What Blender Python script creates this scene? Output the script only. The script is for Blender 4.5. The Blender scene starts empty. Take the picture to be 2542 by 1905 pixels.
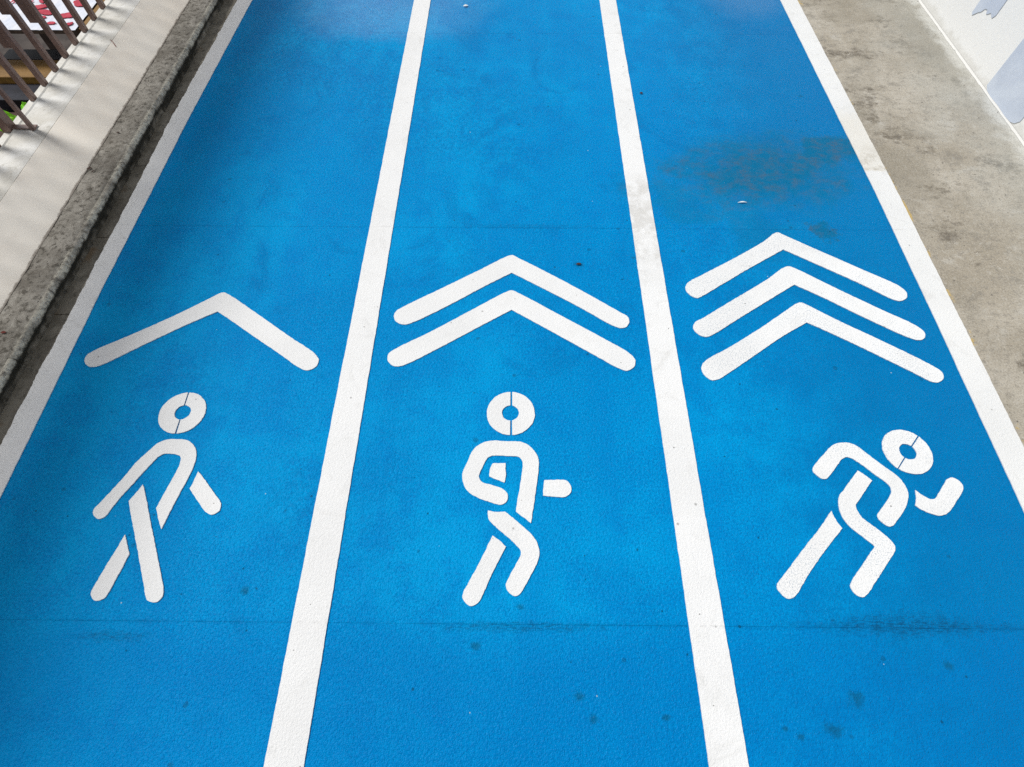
import bpy, bmesh, math, random
from mathutils import Vector, noise

R = math.radians
scene = bpy.context.scene
col = scene.collection
random.seed(7)

# ------------------------------------------------------------------ camera
cam_data = bpy.data.cameras.new("camera")
cam = bpy.data.objects.new("camera", cam_data)
col.objects.link(cam)
cam.location = (0.0, 0.0, 1.62)
cam.rotation_euler = (R(29.79), 0.0, R(0.495))
cam_data.sensor_width = 36.0
cam_data.lens = 18.716
cam_data.clip_start = 0.05
cam_data.clip_end = 600.0
scene.camera = cam

# ------------------------------------------------------------------ light
SUN_EL, SUN_AZ = 51.9, 292.0          # hazy sun above the railing on the left
world = bpy.data.worlds.new("World")
scene.world = world
world.use_nodes = True
wn = world.node_tree
sky = wn.nodes.new('ShaderNodeTexSky')
sky.sky_type = 'NISHITA'
sky.sun_disc = False
sky.sun_elevation = R(SUN_EL)
sky.sun_rotation = R(SUN_AZ)
sky.air_density = 1.0
sky.dust_density = 1.0
grey = wn.nodes.new('ShaderNodeHueSaturation')   # thin overcast: the blue of the sky washed out
grey.inputs['Saturation'].default_value = 0.22
wn.links.new(sky.outputs[0], grey.inputs['Color'])
wn.links.new(grey.outputs[0], wn.nodes['Background'].inputs['Color'])
wn.nodes['Background'].inputs['Strength'].default_value = 0.05

sun_data = bpy.data.lights.new("sun", 'SUN')
sun_data.energy = 1.5
sun_data.angle = R(17.0)
sun_data.color = (1.0, 0.985, 0.96)
sun = bpy.data.objects.new("sun", sun_data)
col.objects.link(sun)
sd = -Vector((math.sin(R(SUN_AZ)) * math.cos(R(SUN_EL)), math.cos(R(SUN_AZ)) * math.cos(R(SUN_EL)), math.sin(R(SUN_EL))))
sun.rotation_euler = sd.to_track_quat('-Z', 'Y').to_euler()
sun.location = (-6, 0, 5)

scene.view_settings.view_transform = 'Standard'
scene.view_settings.look = 'None'
scene.view_settings.gamma = 1.0
scene.view_settings.use_curve_mapping = False
scene.view_settings.exposure = 0.98


scene.cycles.max_bounces = 3
scene.cycles.diffuse_bounces = 2
scene.cycles.glossy_bounces = 2
scene.cycles.use_denoising = False      # keep the natural grain of the rough floor
scene.cycles.caustics_reflective = False
scene.cycles.caustics_refractive = False

HEADS = {
    'walk': (-1.126, 0.8022, 0.0775, -1.1253, 0.8032, 0.0272, -1.1263, 0.803, 1.6057),
    'jog': (-0.0113, 0.8102, 0.0814, -0.0126, 0.8107, 0.0288, -0.0097, 0.8107, 1.5768),
    'run': (1.2837, 0.6814, 0.0776, 1.2849, 0.6808, 0.0273, 1.285, 0.6782, 0.8202),
}
SHAPES = {
    'walk_torso': '-1.267,0.4377 -1.281,0.445 -1.292,0.4568 -1.292,0.4718 -1.282,0.489 -1.258,0.5343 -1.235,0.5808 -1.222,0.6133 -1.208,0.6375 -1.19,0.6643 -1.173,0.687 -1.154,0.6997 -1.136,0.7033 -1.111,0.704 -1.085,0.7026 -1.066,0.6948 -1.047,0.679 -1.035,0.6589 -1.029,0.6346 -1.029,0.6106 -1.032,0.5847 -1.044,0.5258 -1.055,0.4688 -1.065,0.4089c -1.08,0.4331 -1.102,0.4734c -1.095,0.5109 -1.084,0.563 -1.076,0.608 -1.076,0.6276 -1.081,0.6419 -1.094,0.6495 -1.115,0.6527 -1.136,0.6525 -1.152,0.6435 -1.164,0.6247 -1.184,0.5877 -1.203,0.5493 -1.224,0.5098 -1.24,0.4712 -1.248,0.4493 -1.253,0.4433',
    'walk_forearm': '-1.008,0.5924c -0.9794,0.566 -0.9417,0.5266 -0.9111,0.4962 -0.9053,0.4841 -0.9051,0.4681 -0.9141,0.4581 -0.9287,0.4544 -0.9447,0.4618 -0.9606,0.4756 -0.9895,0.5057 -1.018,0.5353c -1.013,0.5636',
    'walk_leg_a': '-1.17,0.5485c -1.14,0.4952 -1.1,0.4206 -1.063,0.3536 -1.035,0.302 -1.009,0.2541 -1,0.2357 -0.9975,0.2175 -1.006,0.2054 -1.024,0.2023 -1.037,0.2081 -1.046,0.2191 -1.063,0.2516 -1.097,0.3143 -1.134,0.3818 -1.172,0.45 -1.195,0.4935c -1.182,0.5202',
    'walk_leg_b': '-1.169,0.3916c -1.152,0.3639 -1.135,0.3344c -1.144,0.2863 -1.154,0.2324 -1.159,0.2161 -1.172,0.206 -1.187,0.2059 -1.199,0.2158 -1.205,0.2278 -1.202,0.2483 -1.191,0.2985 -1.179,0.3439',
    'jog_torso': '-0.0632,0.7078 -0.0296,0.7061 0.0226,0.7045 0.0467,0.6937 0.0669,0.6729 0.0794,0.6475 0.0808,0.6203 0.0746,0.5691 0.0648,0.505 0.0545,0.4371c 0.0296,0.4551 0.0079,0.4725c 0.0138,0.5172 0.0209,0.5594 0.029,0.6199 0.0281,0.6353 0.0208,0.6479 0.0097,0.6531 -0.0141,0.6545 -0.0729,0.6544 -0.0855,0.647 -0.0975,0.6227 -0.1091,0.5939 -0.1106,0.5854 -0.1065,0.5732 -0.0972,0.5639 -0.0737,0.5576 -0.0414,0.5468 -0.0252,0.5369 -0.018,0.5223 -0.0204,0.506 -0.0316,0.4952 -0.0456,0.4933 -0.0756,0.502 -0.1077,0.5134 -0.133,0.5268 -0.1498,0.5431 -0.1598,0.5634 -0.1637,0.5859 -0.161,0.6029 -0.149,0.6338 -0.136,0.6692 -0.1184,0.6892 -0.0966,0.7025',
    'jog_chest': '-0.0676,0.6287 -0.0466,0.6289 -0.027,0.63c -0.0258,0.6117 -0.0251,0.5852 -0.0292,0.5645c -0.0527,0.5737 -0.0781,0.5838c -0.0769,0.6037 -0.0737,0.6171',
    'jog_hand': '0.0979,0.574c 0.1302,0.5747 0.1607,0.5746 0.1746,0.5663 0.182,0.5515 0.1804,0.5368 0.1692,0.5239 0.1567,0.5193 0.125,0.5199 0.0924,0.5229c 0.0941,0.5471',
    'jog_leg_a': '-0.0785,0.4747c -0.0537,0.4702 -0.0254,0.4714c -0.0051,0.4553 0.0231,0.4314 0.0587,0.3981 0.0722,0.3769 0.0777,0.3539 0.0744,0.3293 0.0615,0.3014 0.0421,0.2684 0.0269,0.2415 0.0157,0.2308 0.0045,0.2281 -0.0087,0.2359 -0.0192,0.2482 -0.0203,0.2571 -0.0092,0.2825 0.0097,0.3176 0.0231,0.344 0.0222,0.3563 0.0153,0.3648 -0.0044,0.384 -0.0324,0.4072 -0.0587,0.4297 -0.0742,0.4466 -0.0776,0.4588',
    'jog_leg_b': '-0.0619,0.3981c -0.0398,0.3827 -0.0215,0.3664c -0.0351,0.3397 -0.059,0.2912 -0.0838,0.2352 -0.0943,0.2141 -0.1069,0.2036 -0.1178,0.2 -0.1312,0.2068 -0.1421,0.2189 -0.142,0.2347 -0.1283,0.2616 -0.102,0.3129 -0.0785,0.3621',
    'run_torso': '0.9633,0.6257 0.9807,0.6442 1.01,0.6709 1.037,0.6953 1.061,0.7078 1.085,0.7115 1.109,0.7082 1.128,0.6961 1.15,0.6721 1.179,0.6406 1.208,0.611 1.227,0.5869 1.236,0.5592 1.235,0.5369 1.22,0.5074 1.196,0.4784 1.171,0.4545 1.154,0.4392 1.139,0.4356 1.126,0.4448 1.116,0.4588 1.116,0.4694 1.13,0.485 1.155,0.5093 1.177,0.5339 1.185,0.5463 1.187,0.5613 1.181,0.5726 1.157,0.5964 1.13,0.6245 1.109,0.6453 1.093,0.657 1.077,0.6595 1.059,0.6501 1.038,0.629 1.013,0.6029 0.9938,0.5861 0.9813,0.5847 0.9692,0.5935 0.9578,0.6101',
    'run_forearm': '1.262,0.5507c 1.276,0.536 1.291,0.5251 1.305,0.5215 1.318,0.5278 1.338,0.5477 1.363,0.5754 1.381,0.5907 1.394,0.5929 1.408,0.5859 1.417,0.5708 1.413,0.5558 1.394,0.5333 1.371,0.5112 1.343,0.4844 1.323,0.4736 1.303,0.4703 1.282,0.4768 1.258,0.4885 1.244,0.5016c 1.255,0.5248',
    'run_leg_a': '1.101,0.6145c 1.119,0.5987 1.136,0.581c 1.106,0.5506 1.078,0.5208 1.059,0.4999 1.059,0.4834 1.065,0.4652 1.086,0.4432 1.111,0.4186 1.132,0.3924 1.137,0.379 1.133,0.3636 1.111,0.3408 1.078,0.3071 1.038,0.2668 1.014,0.2435 0.9956,0.2337 0.982,0.238 0.9713,0.252 0.9705,0.2645 0.9821,0.2807 1.015,0.3139 1.049,0.3477 1.078,0.3756c 1.051,0.4034 1.024,0.4307 1.01,0.4566 1.005,0.483 1.009,0.5099 1.018,0.5301 1.04,0.5525 1.07,0.583',
    'run_leg_b': '0.9793,0.4828c 0.9819,0.4624 0.9886,0.4444 0.9962,0.4285c 0.9577,0.3928 0.9149,0.3522 0.8722,0.309 0.8316,0.2633 0.8083,0.2382 0.7927,0.2284 0.7796,0.2283 0.7675,0.2396 0.7587,0.2537 0.7603,0.2644 0.7709,0.2771 0.8132,0.3177 0.865,0.3689 0.9231,0.4239',
    'chev_w': '-1.129,1.323 -1.106,1.312 -0.9712,1.219 -0.8221,1.113 -0.7274,1.048 -0.7034,1.018 -0.708,0.9896 -0.7365,0.9731 -0.7666,0.9844 -0.8466,1.04 -0.9679,1.122 -1.069,1.192 -1.128,1.231c -1.212,1.178 -1.346,1.084 -1.473,0.9914 -1.497,0.9814 -1.522,0.9849 -1.542,1.006 -1.544,1.029 -1.524,1.051 -1.436,1.108 -1.302,1.198 -1.181,1.289 -1.146,1.317',
    'chev_j1': '-0.0139,1.526 0.0203,1.506 0.2125,1.377 0.4008,1.239 0.4254,1.22 0.4295,1.195 0.4165,1.174 0.3941,1.167 0.3647,1.179 0.2517,1.26 0.0753,1.376 -0.0135,1.433c -0.1076,1.371 -0.2814,1.249 -0.39,1.183 -0.4155,1.176 -0.4431,1.188 -0.456,1.212 -0.451,1.237 -0.4329,1.254 -0.2888,1.349 -0.1334,1.452 -0.0388,1.516',
    'chev_j2': '-0.0123,1.343 0.0068,1.334 0.1618,1.231 0.3295,1.118 0.4135,1.057 0.4336,1.027 0.4263,0.9978 0.3977,0.9816 0.3697,0.9925 0.2822,1.051 0.1161,1.163 -0.0128,1.249c -0.1232,1.175 -0.2684,1.077 -0.3801,1.006 -0.4121,0.993 -0.4376,0.9977 -0.4561,1.022 -0.4542,1.047 -0.4333,1.067 -0.3165,1.141 -0.17,1.242 -0.0339,1.335',
    'chev_r1': '1.097,1.662 1.116,1.649 1.221,1.575 1.382,1.463 1.504,1.375 1.518,1.348 1.511,1.321 1.484,1.305 1.462,1.308 1.357,1.386 1.24,1.468 1.096,1.567c 0.9533,1.476 0.8159,1.384 0.7255,1.323 0.7005,1.312 0.6753,1.329 0.6645,1.356 0.6743,1.383 0.7541,1.436 0.89,1.52 1.034,1.617 1.077,1.655',
    'chev_r2': '1.095,1.476 1.115,1.467 1.256,1.361 1.388,1.265 1.5,1.185 1.518,1.155 1.506,1.13 1.483,1.122 1.454,1.132 1.308,1.23 1.196,1.313 1.094,1.382c 0.96,1.293 0.8271,1.204 0.7349,1.142 0.7062,1.13 0.6811,1.139 0.6655,1.166 0.6717,1.191 0.7175,1.222 0.8482,1.31 0.9845,1.401 1.071,1.467',
    'chev_r3': '1.096,1.293 1.114,1.283 1.212,1.21 1.358,1.11 1.495,1.008 1.514,0.9857 1.514,0.9659 1.492,0.9461 1.47,0.9435 1.403,0.9897 1.264,1.088 1.153,1.162 1.094,1.199c 0.991,1.137 0.8606,1.046 0.746,0.9667 0.7173,0.9492 0.6915,0.9465 0.6699,0.9685 0.666,0.9959 0.6836,1.024 0.7814,1.084 0.9094,1.168 1.045,1.265 1.079,1.288',
}

# ------------------------------------------------------------------ helpers
class N:
    """short-hand for building a node material"""
    def __init__(self, name, flat=False):
        self.flat = flat
        self.m = bpy.data.materials.new(name)
        self.cache = {}; self.keep = []
        self.m.use_nodes = True
        self.t = self.m.node_tree
        self.b = self.t.nodes['Principled BSDF']
        self.geo = self.t.nodes.new('ShaderNodeNewGeometry')
        self.pos = self.geo.outputs['Position']
        s = self.t.nodes.new('ShaderNodeSeparateXYZ')
        self.link(self.pos, s.inputs[0])
        self.x, self.y, self.z = s.outputs
    def link(self, a, b):
        self.t.links.new(a, b)
    def put(self, sock, v):
        if isinstance(v, (int, float)):
            sock.default_value = v
        elif isinstance(v, tuple):
            sock.default_value = v if len(v) == 4 else v + (1.0,)
        else:
            self.link(v, sock)
    def math(self, op, a, b=0.0, c=0.0, clamp=False):
        n = self.t.nodes.new('ShaderNodeMath'); n.operation = op; n.use_clamp = clamp
        for s, v in zip(n.inputs, (a, b, c)):
            self.put(s, v)
        return n.outputs[0]
    def vec(self, sx=1.0, sy=1.0, sz=1.0, ox=0.0, oy=0.0, oz=0.0):
        n = self.t.nodes.new('ShaderNodeMapping')
        n.inputs['Scale'].default_value = (sx, sy, sz)
        n.inputs['Location'].default_value = (ox, oy, oz)
        self.link(self.pos, n.inputs['Vector'])
        return n.outputs[0]
    def noise(self, scale, detail=3.0, rough=0.55, dist=0.0, vec=None):
        key = (scale, detail, rough, dist, id(vec) if vec else 0)
        if key in self.cache:
            return self.cache[key]
        n = self.t.nodes.new('ShaderNodeTexNoise')
        self.keep.append(vec)
        if self.flat:
            n.noise_dimensions = '2D'
        self.cache[key] = n.outputs['Fac']
        self.link(vec or self.pos, n.inputs['Vector'])
        n.inputs['Scale'].default_value = scale
        n.inputs['Detail'].default_value = detail
        n.inputs['Roughness'].default_value = rough
        n.inputs['Distortion'].default_value = dist
        return n.outputs['Fac']
    def voronoi(self, scale, feature='F1', vec=None):
        n = self.t.nodes.new('ShaderNodeTexVoronoi'); n.feature = feature
        if self.flat:
            n.voronoi_dimensions = '2D'
        self.link(vec or self.pos, n.inputs['Vector'])
        n.inputs['Scale'].default_value = scale
        return n
    def ramp(self, v, lo, hi, a=0.0, b=1.0):
        n = self.t.nodes.new('ShaderNodeMapRange'); n.interpolation_type = 'SMOOTHSTEP'
        self.put(n.inputs[0], v)
        for i, q in zip((1, 2, 3, 4), (lo, hi, a, b)):
            n.inputs[i].default_value = q
        return n.outputs[0]
    def mix(self, f, a, b, mode='MIX'):
        n = self.t.nodes.new('ShaderNodeMix'); n.data_type = 'RGBA'; n.blend_type = mode
        self.put(n.inputs[0], f); self.put(n.inputs[6], a); self.put(n.inputs[7], b)
        return n.outputs[2]
    def mul(self, *v):
        o = v[0]
        for q in v[1:]:
            o = self.math('MULTIPLY', o, q)
        return o
    def blob(self, cx, cy, rx, ry, ragged=0.5, nscale=6.0, edge=0.5, rot=0.0):
        """1 inside a ragged ellipse on the ground, 0 outside"""
        dx = self.math('SUBTRACT', self.x, cx); dy = self.math('SUBTRACT', self.y, cy)
        c, s = math.cos(rot), math.sin(rot)
        u = self.math('DIVIDE', self.math('ADD', self.mul(dx, c), self.mul(dy, s)), rx)
        v = self.math('DIVIDE', self.math('SUBTRACT', self.mul(dy, c), self.mul(dx, s)), ry)
        d = self.math('SQRT', self.math('ADD', self.mul(u, u), self.mul(v, v)))
        n = self.math('SUBTRACT', self.noise(7.0 if nscale < 12 else 34.0, 3.0, 0.65), 0.5)
        d = self.math('ADD', d, self.mul(n, ragged * 4.0))
        return self.ramp(d, 1.0 + edge * 0.5, 1.0 - edge * 0.5)
    def specks(self, scale, keep, size, vec=None):
        """sparse round specks: share of cells kept, size in cell units"""
        vo = self.voronoi(scale, vec=vec)
        s = self.t.nodes.new('ShaderNodeSeparateColor')
        self.link(vo.outputs['Color'], s.inputs[0])
        pick = self.math('LESS_THAN', s.outputs[0], keep)
        r = self.math('MULTIPLY_ADD', s.outputs[1], size, size * 0.35)
        d = self.math('ADD', vo.outputs['Distance'], self.mul(self.math('SUBTRACT', self.noise(scale * 6, 2.0), 0.5), size * 1.4))
        ins = self.ramp(self.math('SUBTRACT', r, d), -size * 0.25, size * 0.25)
        return self.mul(pick, ins)
    def done(self, color, rough=0.6, spec=0.3, height=None, bump=0.3, dist=0.002):
        self.put(self.b.inputs['Base Color'], color)
        self.put(self.b.inputs['Roughness'], rough)
        self.put(self.b.inputs['Specular IOR Level'], spec)
        if height is not None:
            n = self.t.nodes.new('ShaderNodeBump')
            n.inputs['Strength'].default_value = bump
            n.inputs['Distance'].default_value = dist
            self.link(height, n.inputs['Height'])
            self.link(n.outputs[0], self.b.inputs['Normal'])
        return self.m

# ---- floor paints: both lie on the same rough trowelled floor, so share its relief
def floor_relief(n):
    a = n.noise(130.0, 1.5, 0.7)
    b = n.noise(360.0, 0.0)
    return n.math('ADD', a, n.mul(b, 0.45))

JOINTS = (0.1545, 1.683, 3.195)

def blue_paint():
    n = N("blue floor paint", True)
    big = n.noise(1.1, 4.0, 0.6)
    mid = n.noise(7.0, 3.0, 0.65)
    fine = n.noise(130.0, 1.5, 0.7)
    c = n.mix(n.ramp(big, 0.32, 0.68), (0.0, 0.242, 0.575), (0.0, 0.298, 0.655))
    c = n.mix(n.mul(n.ramp(mid, 0.42, 0.78), 0.40), c, (0.0, 0.185, 0.52))
    c = n.mix(n.mul(n.ramp(fine, 0.48, 0.72), 0.50), c, (0.0, 0.150, 0.43))
    c = n.mix(n.mul(n.ramp(fine, 0.46, 0.26), 0.45), c, (0.0, 0.350, 0.760))
    roll = n.noise(1.0, 3.0, 0.6, 0.0, n.vec(7.5, 0.7, 1.0, 3.0, 0.0, 0.0))
    c = n.mix(n.mul(n.ramp(roll, 0.40, 0.68), 0.30), c, (0.0, 0.200, 0.530))
    c = n.mix(n.mul(n.ramp(big, 0.46, 0.66), n.ramp(mid, 0.62, 0.38), 0.35), c, (0.0, 0.335, 0.700))
    dirt = n.mul(n.ramp(n.noise(0.8, 4.0, 0.6, 0.0, n.vec(1, 1, 1, 1.7, 4.2, 0)), 0.40, 0.66), n.ramp(n.noise(48.0, 2.0, 0.7), 0.30, 0.70))
    c = n.mix(n.mul(dirt, 0.38), c, (0.0, 0.120, 0.34))
    # lens vignette put into the colour: darker blue over the fast lane
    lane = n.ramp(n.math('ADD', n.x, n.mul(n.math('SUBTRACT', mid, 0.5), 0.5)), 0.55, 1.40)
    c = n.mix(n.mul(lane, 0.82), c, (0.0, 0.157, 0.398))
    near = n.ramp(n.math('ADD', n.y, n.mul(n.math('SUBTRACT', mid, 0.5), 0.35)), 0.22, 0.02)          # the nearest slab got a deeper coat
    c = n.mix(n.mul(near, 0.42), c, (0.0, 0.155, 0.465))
    # the green-brown stain in the right lane
    st = n.blob(1.12, 2.05, 0.38, 0.20, 0.42, 5.0, 1.5, 0.18)
    st2 = n.blob(1.46, 2.20, 0.15, 0.11, 0.45, 9.0, 0.7, 0.3)
    st3 = n.blob(0.72, 1.86, 0.18, 0.16, 0.6, 6.0, 0.8)
    st4 = n.blob(1.29, 1.675, 0.055, 0.045, 0.6, 22.0, 0.6, -0.7)
    st5 = n.blob(1.02, 1.69, 0.10, 0.16, 0.7, 7.0, 0.9)
    worn = n.math('MAXIMUM', n.math('MAXIMUM', st, st2), n.math('MAXIMUM', n.mul(st3, 0.45), n.math('MAXIMUM', n.mul(st4, 0.9), n.mul(st5, 0.4))))
    c = n.mix(n.mul(worn, 0.78), c, (0.002, 0.130, 0.255))
    scuff = n.ramp(n.noise(1.0, 5.0, 0.75, 0.0, n.vec(15.0, 24.0, 1.0)), 0.40, 0.70)
    bare = n.mul(n.math('MAXIMUM', st, n.math('MAXIMUM', st2, st4)), scuff, n.ramp(fine, 0.05, 0.75))
    c = n.mix(n.mul(bare, 0.55), c, (0.105, 0.110, 0.130))
    # scattered duller patches
    pt = n.ramp(n.noise(2.3, 5.0, 0.65, 0.8, n.vec(1, 1, 1, 3.1, 7.7, 0)), 0.58, 0.72)
    c = n.mix(n.mul(pt, 0.38), c, (0.0, 0.150, 0.40))
    # grime trapped along the slab joints
    for jy, x0, hw, amt in ((0.163, 1.10, 0.18, 0.52), (0.158, 1.12, 0.38, 0.38), (0.148, 0.02, 0.20, 0.55), (0.115, -1.10, 0.09, 0.50), (1.692, 0.02, 0.25, 0.30)):
        g = n.blob(x0, jy, hw, 0.013 if jy != 0.163 else 0.030, 0.45, 16.0, 0.9)
        str_ = n.ramp(n.noise(1.0, 4.0, 0.7, 0.0, n.vec(42.0, 210.0, 1.0)), 0.40, 0.68)
        c = n.mix(n.mul(g, n.math('MULTIPLY_ADD', str_, 0.75, 0.18), amt), c, (0.004, 0.040, 0.095))
    for jy in JOINTS:
        d = n.math('ABSOLUTE', n.math('SUBTRACT', n.y, jy))
        ln = n.mul(n.ramp(d, 0.0065, 0.0015), n.ramp(n.noise(9.0, 3.0), 0.38, 0.62))
        c = n.mix(n.mul(ln, 0.22), c, (0.0, 0.11, 0.30))
    # heel marks, gum and pin-head specks
    for sx, sy, r in ((-0.766, 0.234, 0.013), (0.175, -0.015, 0.013), (0.208, -0.068, 0.012), (0.399, -0.062, 0.009), (0.902, -0.016, 0.022),
                      (1.176, 0.064, 0.015), (0.821, -0.085, 0.020), (0.255, 1.480, 0.014), (0.685, 1.557, 0.008), (-0.10, 0.10, 0.012), (0.02, 0.20, 0.010),
                      (0.735, -0.10, 0.008), (0.70, -0.085, 0.007), (1.44, 2.62, 0.012), (0.48, 1.52, 0.010)):
        c = n.mix(n.mul(n.blob(sx, sy, r * 0.9, r * 0.7, 0.6, 70.0, 1.5), 0.55), c, (0.004, 0.075, 0.140))
    c = n.mix(n.mul(n.specks(7.0, 0.12, 0.045), 0.40), c, (0.004, 0.060, 0.13))
    c = n.mix(n.mul(n.specks(19.0, 0.035, 0.06, n.vec(1, 1, 1, 4, 2, 0)), 0.6), c, (0.004, 0.035, 0.06))
    c = n.mix(n.mul(n.specks(9.0, 0.03, 0.016, n.vec(1, 1, 1, 9, 5, 0)), 0.8), c, (0.42, 0.58, 0.62))
    glossy = n.ramp(n.math('ADD', n.y, n.mul(n.math('SUBTRACT', mid, 0.5), 0.25)), 3.06, 3.24)
    patch = n.math('MAXIMUM', n.blob(-0.72, 3.66, 0.40, 0.52, 0.12, 5.0, 1.4), n.mul(n.blob(1.36, 3.66, 0.18, 0.20, 0.12, 5.0, 1.7), 0.4))
    rough = n.math('SUBTRACT', n.ramp(big, 0.3, 0.7, 0.27, 0.34), n.mul(glossy, patch, -0.10))
    rough = n.math('ADD', rough, n.mul(worn, 0.15))
    spec = n.math('ADD', 0.03, n.mul(glossy, patch, 0.75))
    return n.done(c, rough, spec, floor_relief(n), 0.75, 0.0036)

def white_paint(name, thin, dirt=0.25, tone=(0.82, 0.82, 0.81)):
    """thin: how much of the blue floor grins through the coat"""
    n = N(name, True)
    c = n.mix(n.ramp(n.noise(3.0, 4.0), 0.35, 0.7), tone, tuple(v * 0.95 for v in tone))
    blot = n.ramp(n.noise(11.0, 5.0, 0.7, 0.6), 0.52, 0.75)
    c = n.mix(n.mul(blot, dirt), c, (0.50, 0.49, 0.46))
    pin = n.ramp(n.noise(230.0, 1.5, 0.7), 0.54, 0.70)
    area = n.ramp(n.noise(4.5, 3.0, 0.6, 0.0, n.vec(1, 1, 1, 2, 8, 0)), 0.36, 0.62)
    c = n.mix(n.mul(pin, n.math('ADD', n.mul(area, 0.75), 0.25), thin), c, (0.22, 0.30, 0.38))
    c = n.mix(n.mul(n.specks(16.0, 0.045, 0.05), 0.5), c, (0.16, 0.15, 0.14))
    c = n.mix(n.mul(n.specks(42.0, 0.02, 0.08, n.vec(1, 1, 1, 7, 3, 0)), 0.7), c, (0.10, 0.09, 0.08))
    for jy in JOINTS:
        d = n.math('ABSOLUTE', n.math('SUBTRACT', n.y, jy))
        c = n.mix(n.mul(n.ramp(d, 0.004, 0.001), n.ramp(n.noise(30.0, 3.0), 0.40, 0.60), 0.22), c, (0.30, 0.29, 0.28))
    return n, c

def finish_white(n, c):
    return n.done(c, 0.55, 0.2, floor_relief(n), 0.45, 0.0030)

def plain_white(name, thin, dirt=0.25):
    n, c = white_paint(name, thin, dirt)
    return finish_white(n, c)

def edge_white_left():
    n, c = white_paint("scuffed white line paint", 0.20, 0.25, (0.84, 0.84, 0.83))
    pit = n.mul(n.ramp(n.noise(150.0, 3.0, 0.7), 0.58, 0.70), n.ramp(n.math('ADD', n.x, n.mul(n.noise(14.0, 3.0), 0.08)), -1.602, -1.655))
    c = n.mix(n.mul(pit, 0.8), c, (0.16, 0.155, 0.14))
    return finish_white(n, c)

def edge_white_right():
    n, c = white_paint("cream patched white line paint", 0.15, 0.25, (0.755, 0.755, 0.74))
    band = n.mul(n.ramp(n.math('ADD', n.y, n.mul(n.noise(40.0, 2.0), 0.02)), 2.056, 2.062), n.ramp(n.y, 2.55, 2.40))
    c = n.mix(n.mul(band, 0.5), c, (0.66, 0.62, 0.53))
    dust = n.mul(n.ramp(n.y, 2.30, 2.06), n.ramp(n.y, 2.050, 2.062), n.ramp(n.noise(16.0, 4.0, 0.7), 0.36, 0.66))
    c = n.mix(n.mul(dust, 0.7), c, (0.40, 0.36, 0.29))
    return finish_white(n, c)

def middle_white():
    n, c = white_paint("white line paint, part dusty", 0.16, 0.25)
    dust = n.mul(n.ramp(n.y, 2.06, 1.90), n.ramp(n.y, 1.36, 1.62), n.ramp(n.noise(12.0, 4.0, 0.7), 0.34, 0.64))
    c = n.mix(n.mul(dust, 0.5), c, (0.52, 0.50, 0.46))
    return finish_white(n, c)

def concrete():
    n = N("trowelled grey concrete", True)
    wv = n.vec(1.0, 1.25, 1.0)
    a = n.noise(1.7, 6.0, 0.62)
    b = n.noise(6.5, 7.0, 0.72, 0.25, wv)
    c3 = n.noise(30.0, 5.0, 0.72, 0.0, wv)
    c = n.mix(n.ramp(a, 0.35, 0.65), (0.335, 0.294, 0.228), (0.445, 0.405, 0.335))
    c = n.mix(n.mul(n.ramp(b, 0.50, 0.74), 0.70), c, (0.205, 0.185, 0.152))
    c = n.mix(n.mul(n.ramp(b, 0.45, 0.24), 0.60), c, (0.520, 0.495, 0.440))
    c = n.mix(n.mul(n.ramp(c3, 0.50, 0.72), 0.60), c, (0.200, 0.182, 0.155))
    c = n.mix(n.mul(n.ramp(c3, 0.44, 0.28), 0.40), c, (0.520, 0.500, 0.450))
    sm = n.ramp(n.noise(2.6, 5.0, 0.75, 0.0, n.vec(1.0, 1.5, 1, 5, 1, 0)), 0.54, 0.70)
    c = n.mix(n.mul(sm, n.ramp(c3, 0.30, 0.56), 0.92), c, (0.125, 0.104, 0.078))
    ol = n.ramp(n.noise(1.1, 4.0, 0.65, 0.0, n.vec(1, 1, 1, 8, 6, 0)), 0.46, 0.66)
    c = n.mix(n.mul(ol, 0.55), c, (0.225, 0.196, 0.145))
    cool = n.ramp(n.math('ADD', n.x, n.mul(n.noise(4.0, 3.0), 0.5)), 2.15, 2.6)
    c = n.mix(n.mul(cool, 0.40), c, (0.36, 0.37, 0.34))
    # limewash run off the wall foot
    lime = n.ramp(n.math('ADD', n.x, n.mul(n.math('SUBTRACT', n.noise(9.0, 5.0, 0.7), 0.5), 0.22)), 2.29, 2.405)
    c = n.mix(n.mul(lime, 0.70), c, (0.66, 0.66, 0.62))
    # leftovers of an old yellow line beside the white one
    yel = n.mul(n.ramp(n.x, 1.700, 1.685), n.ramp(n.noise(5.0, 4.0, 0.7, 0.0, n.vec(1, 1, 1, 0, 3.3, 0)), 0.60, 0.66))
    yel = n.math('MAXIMUM', n.mul(yel, n.ramp(n.noise(60.0, 3.0), 0.42, 0.56)), n.blob(1.690, 1.80, 0.007, 0.060, 0.3, 25.0, 0.6))
    c = n.mix(n.mul(yel, 0.80), c, (0.52, 0.36, 0.10))
    grit = n.noise(150.0, 2.0, 0.7)
    c = n.mix(n.mul(n.ramp(grit, 0.54, 0.70), 0.45), c, (0.150, 0.135, 0.112))
    c = n.mix(n.mul(n.ramp(grit, 0.44, 0.30), 0.30), c, (0.560, 0.540, 0.480))
    c = n.mix(n.mul(n.specks(26.0, 0.14, 0.07), 0.75), c, (0.07, 0.06, 0.05))
    h = n.math('ADD', c3, n.mul(n.noise(180.0, 3.0), 0.35))
    return n.done(c, n.ramp(a, 0.3, 0.7, 0.55, 0.75), 0.22, h, 0.35, 0.004)

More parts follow.
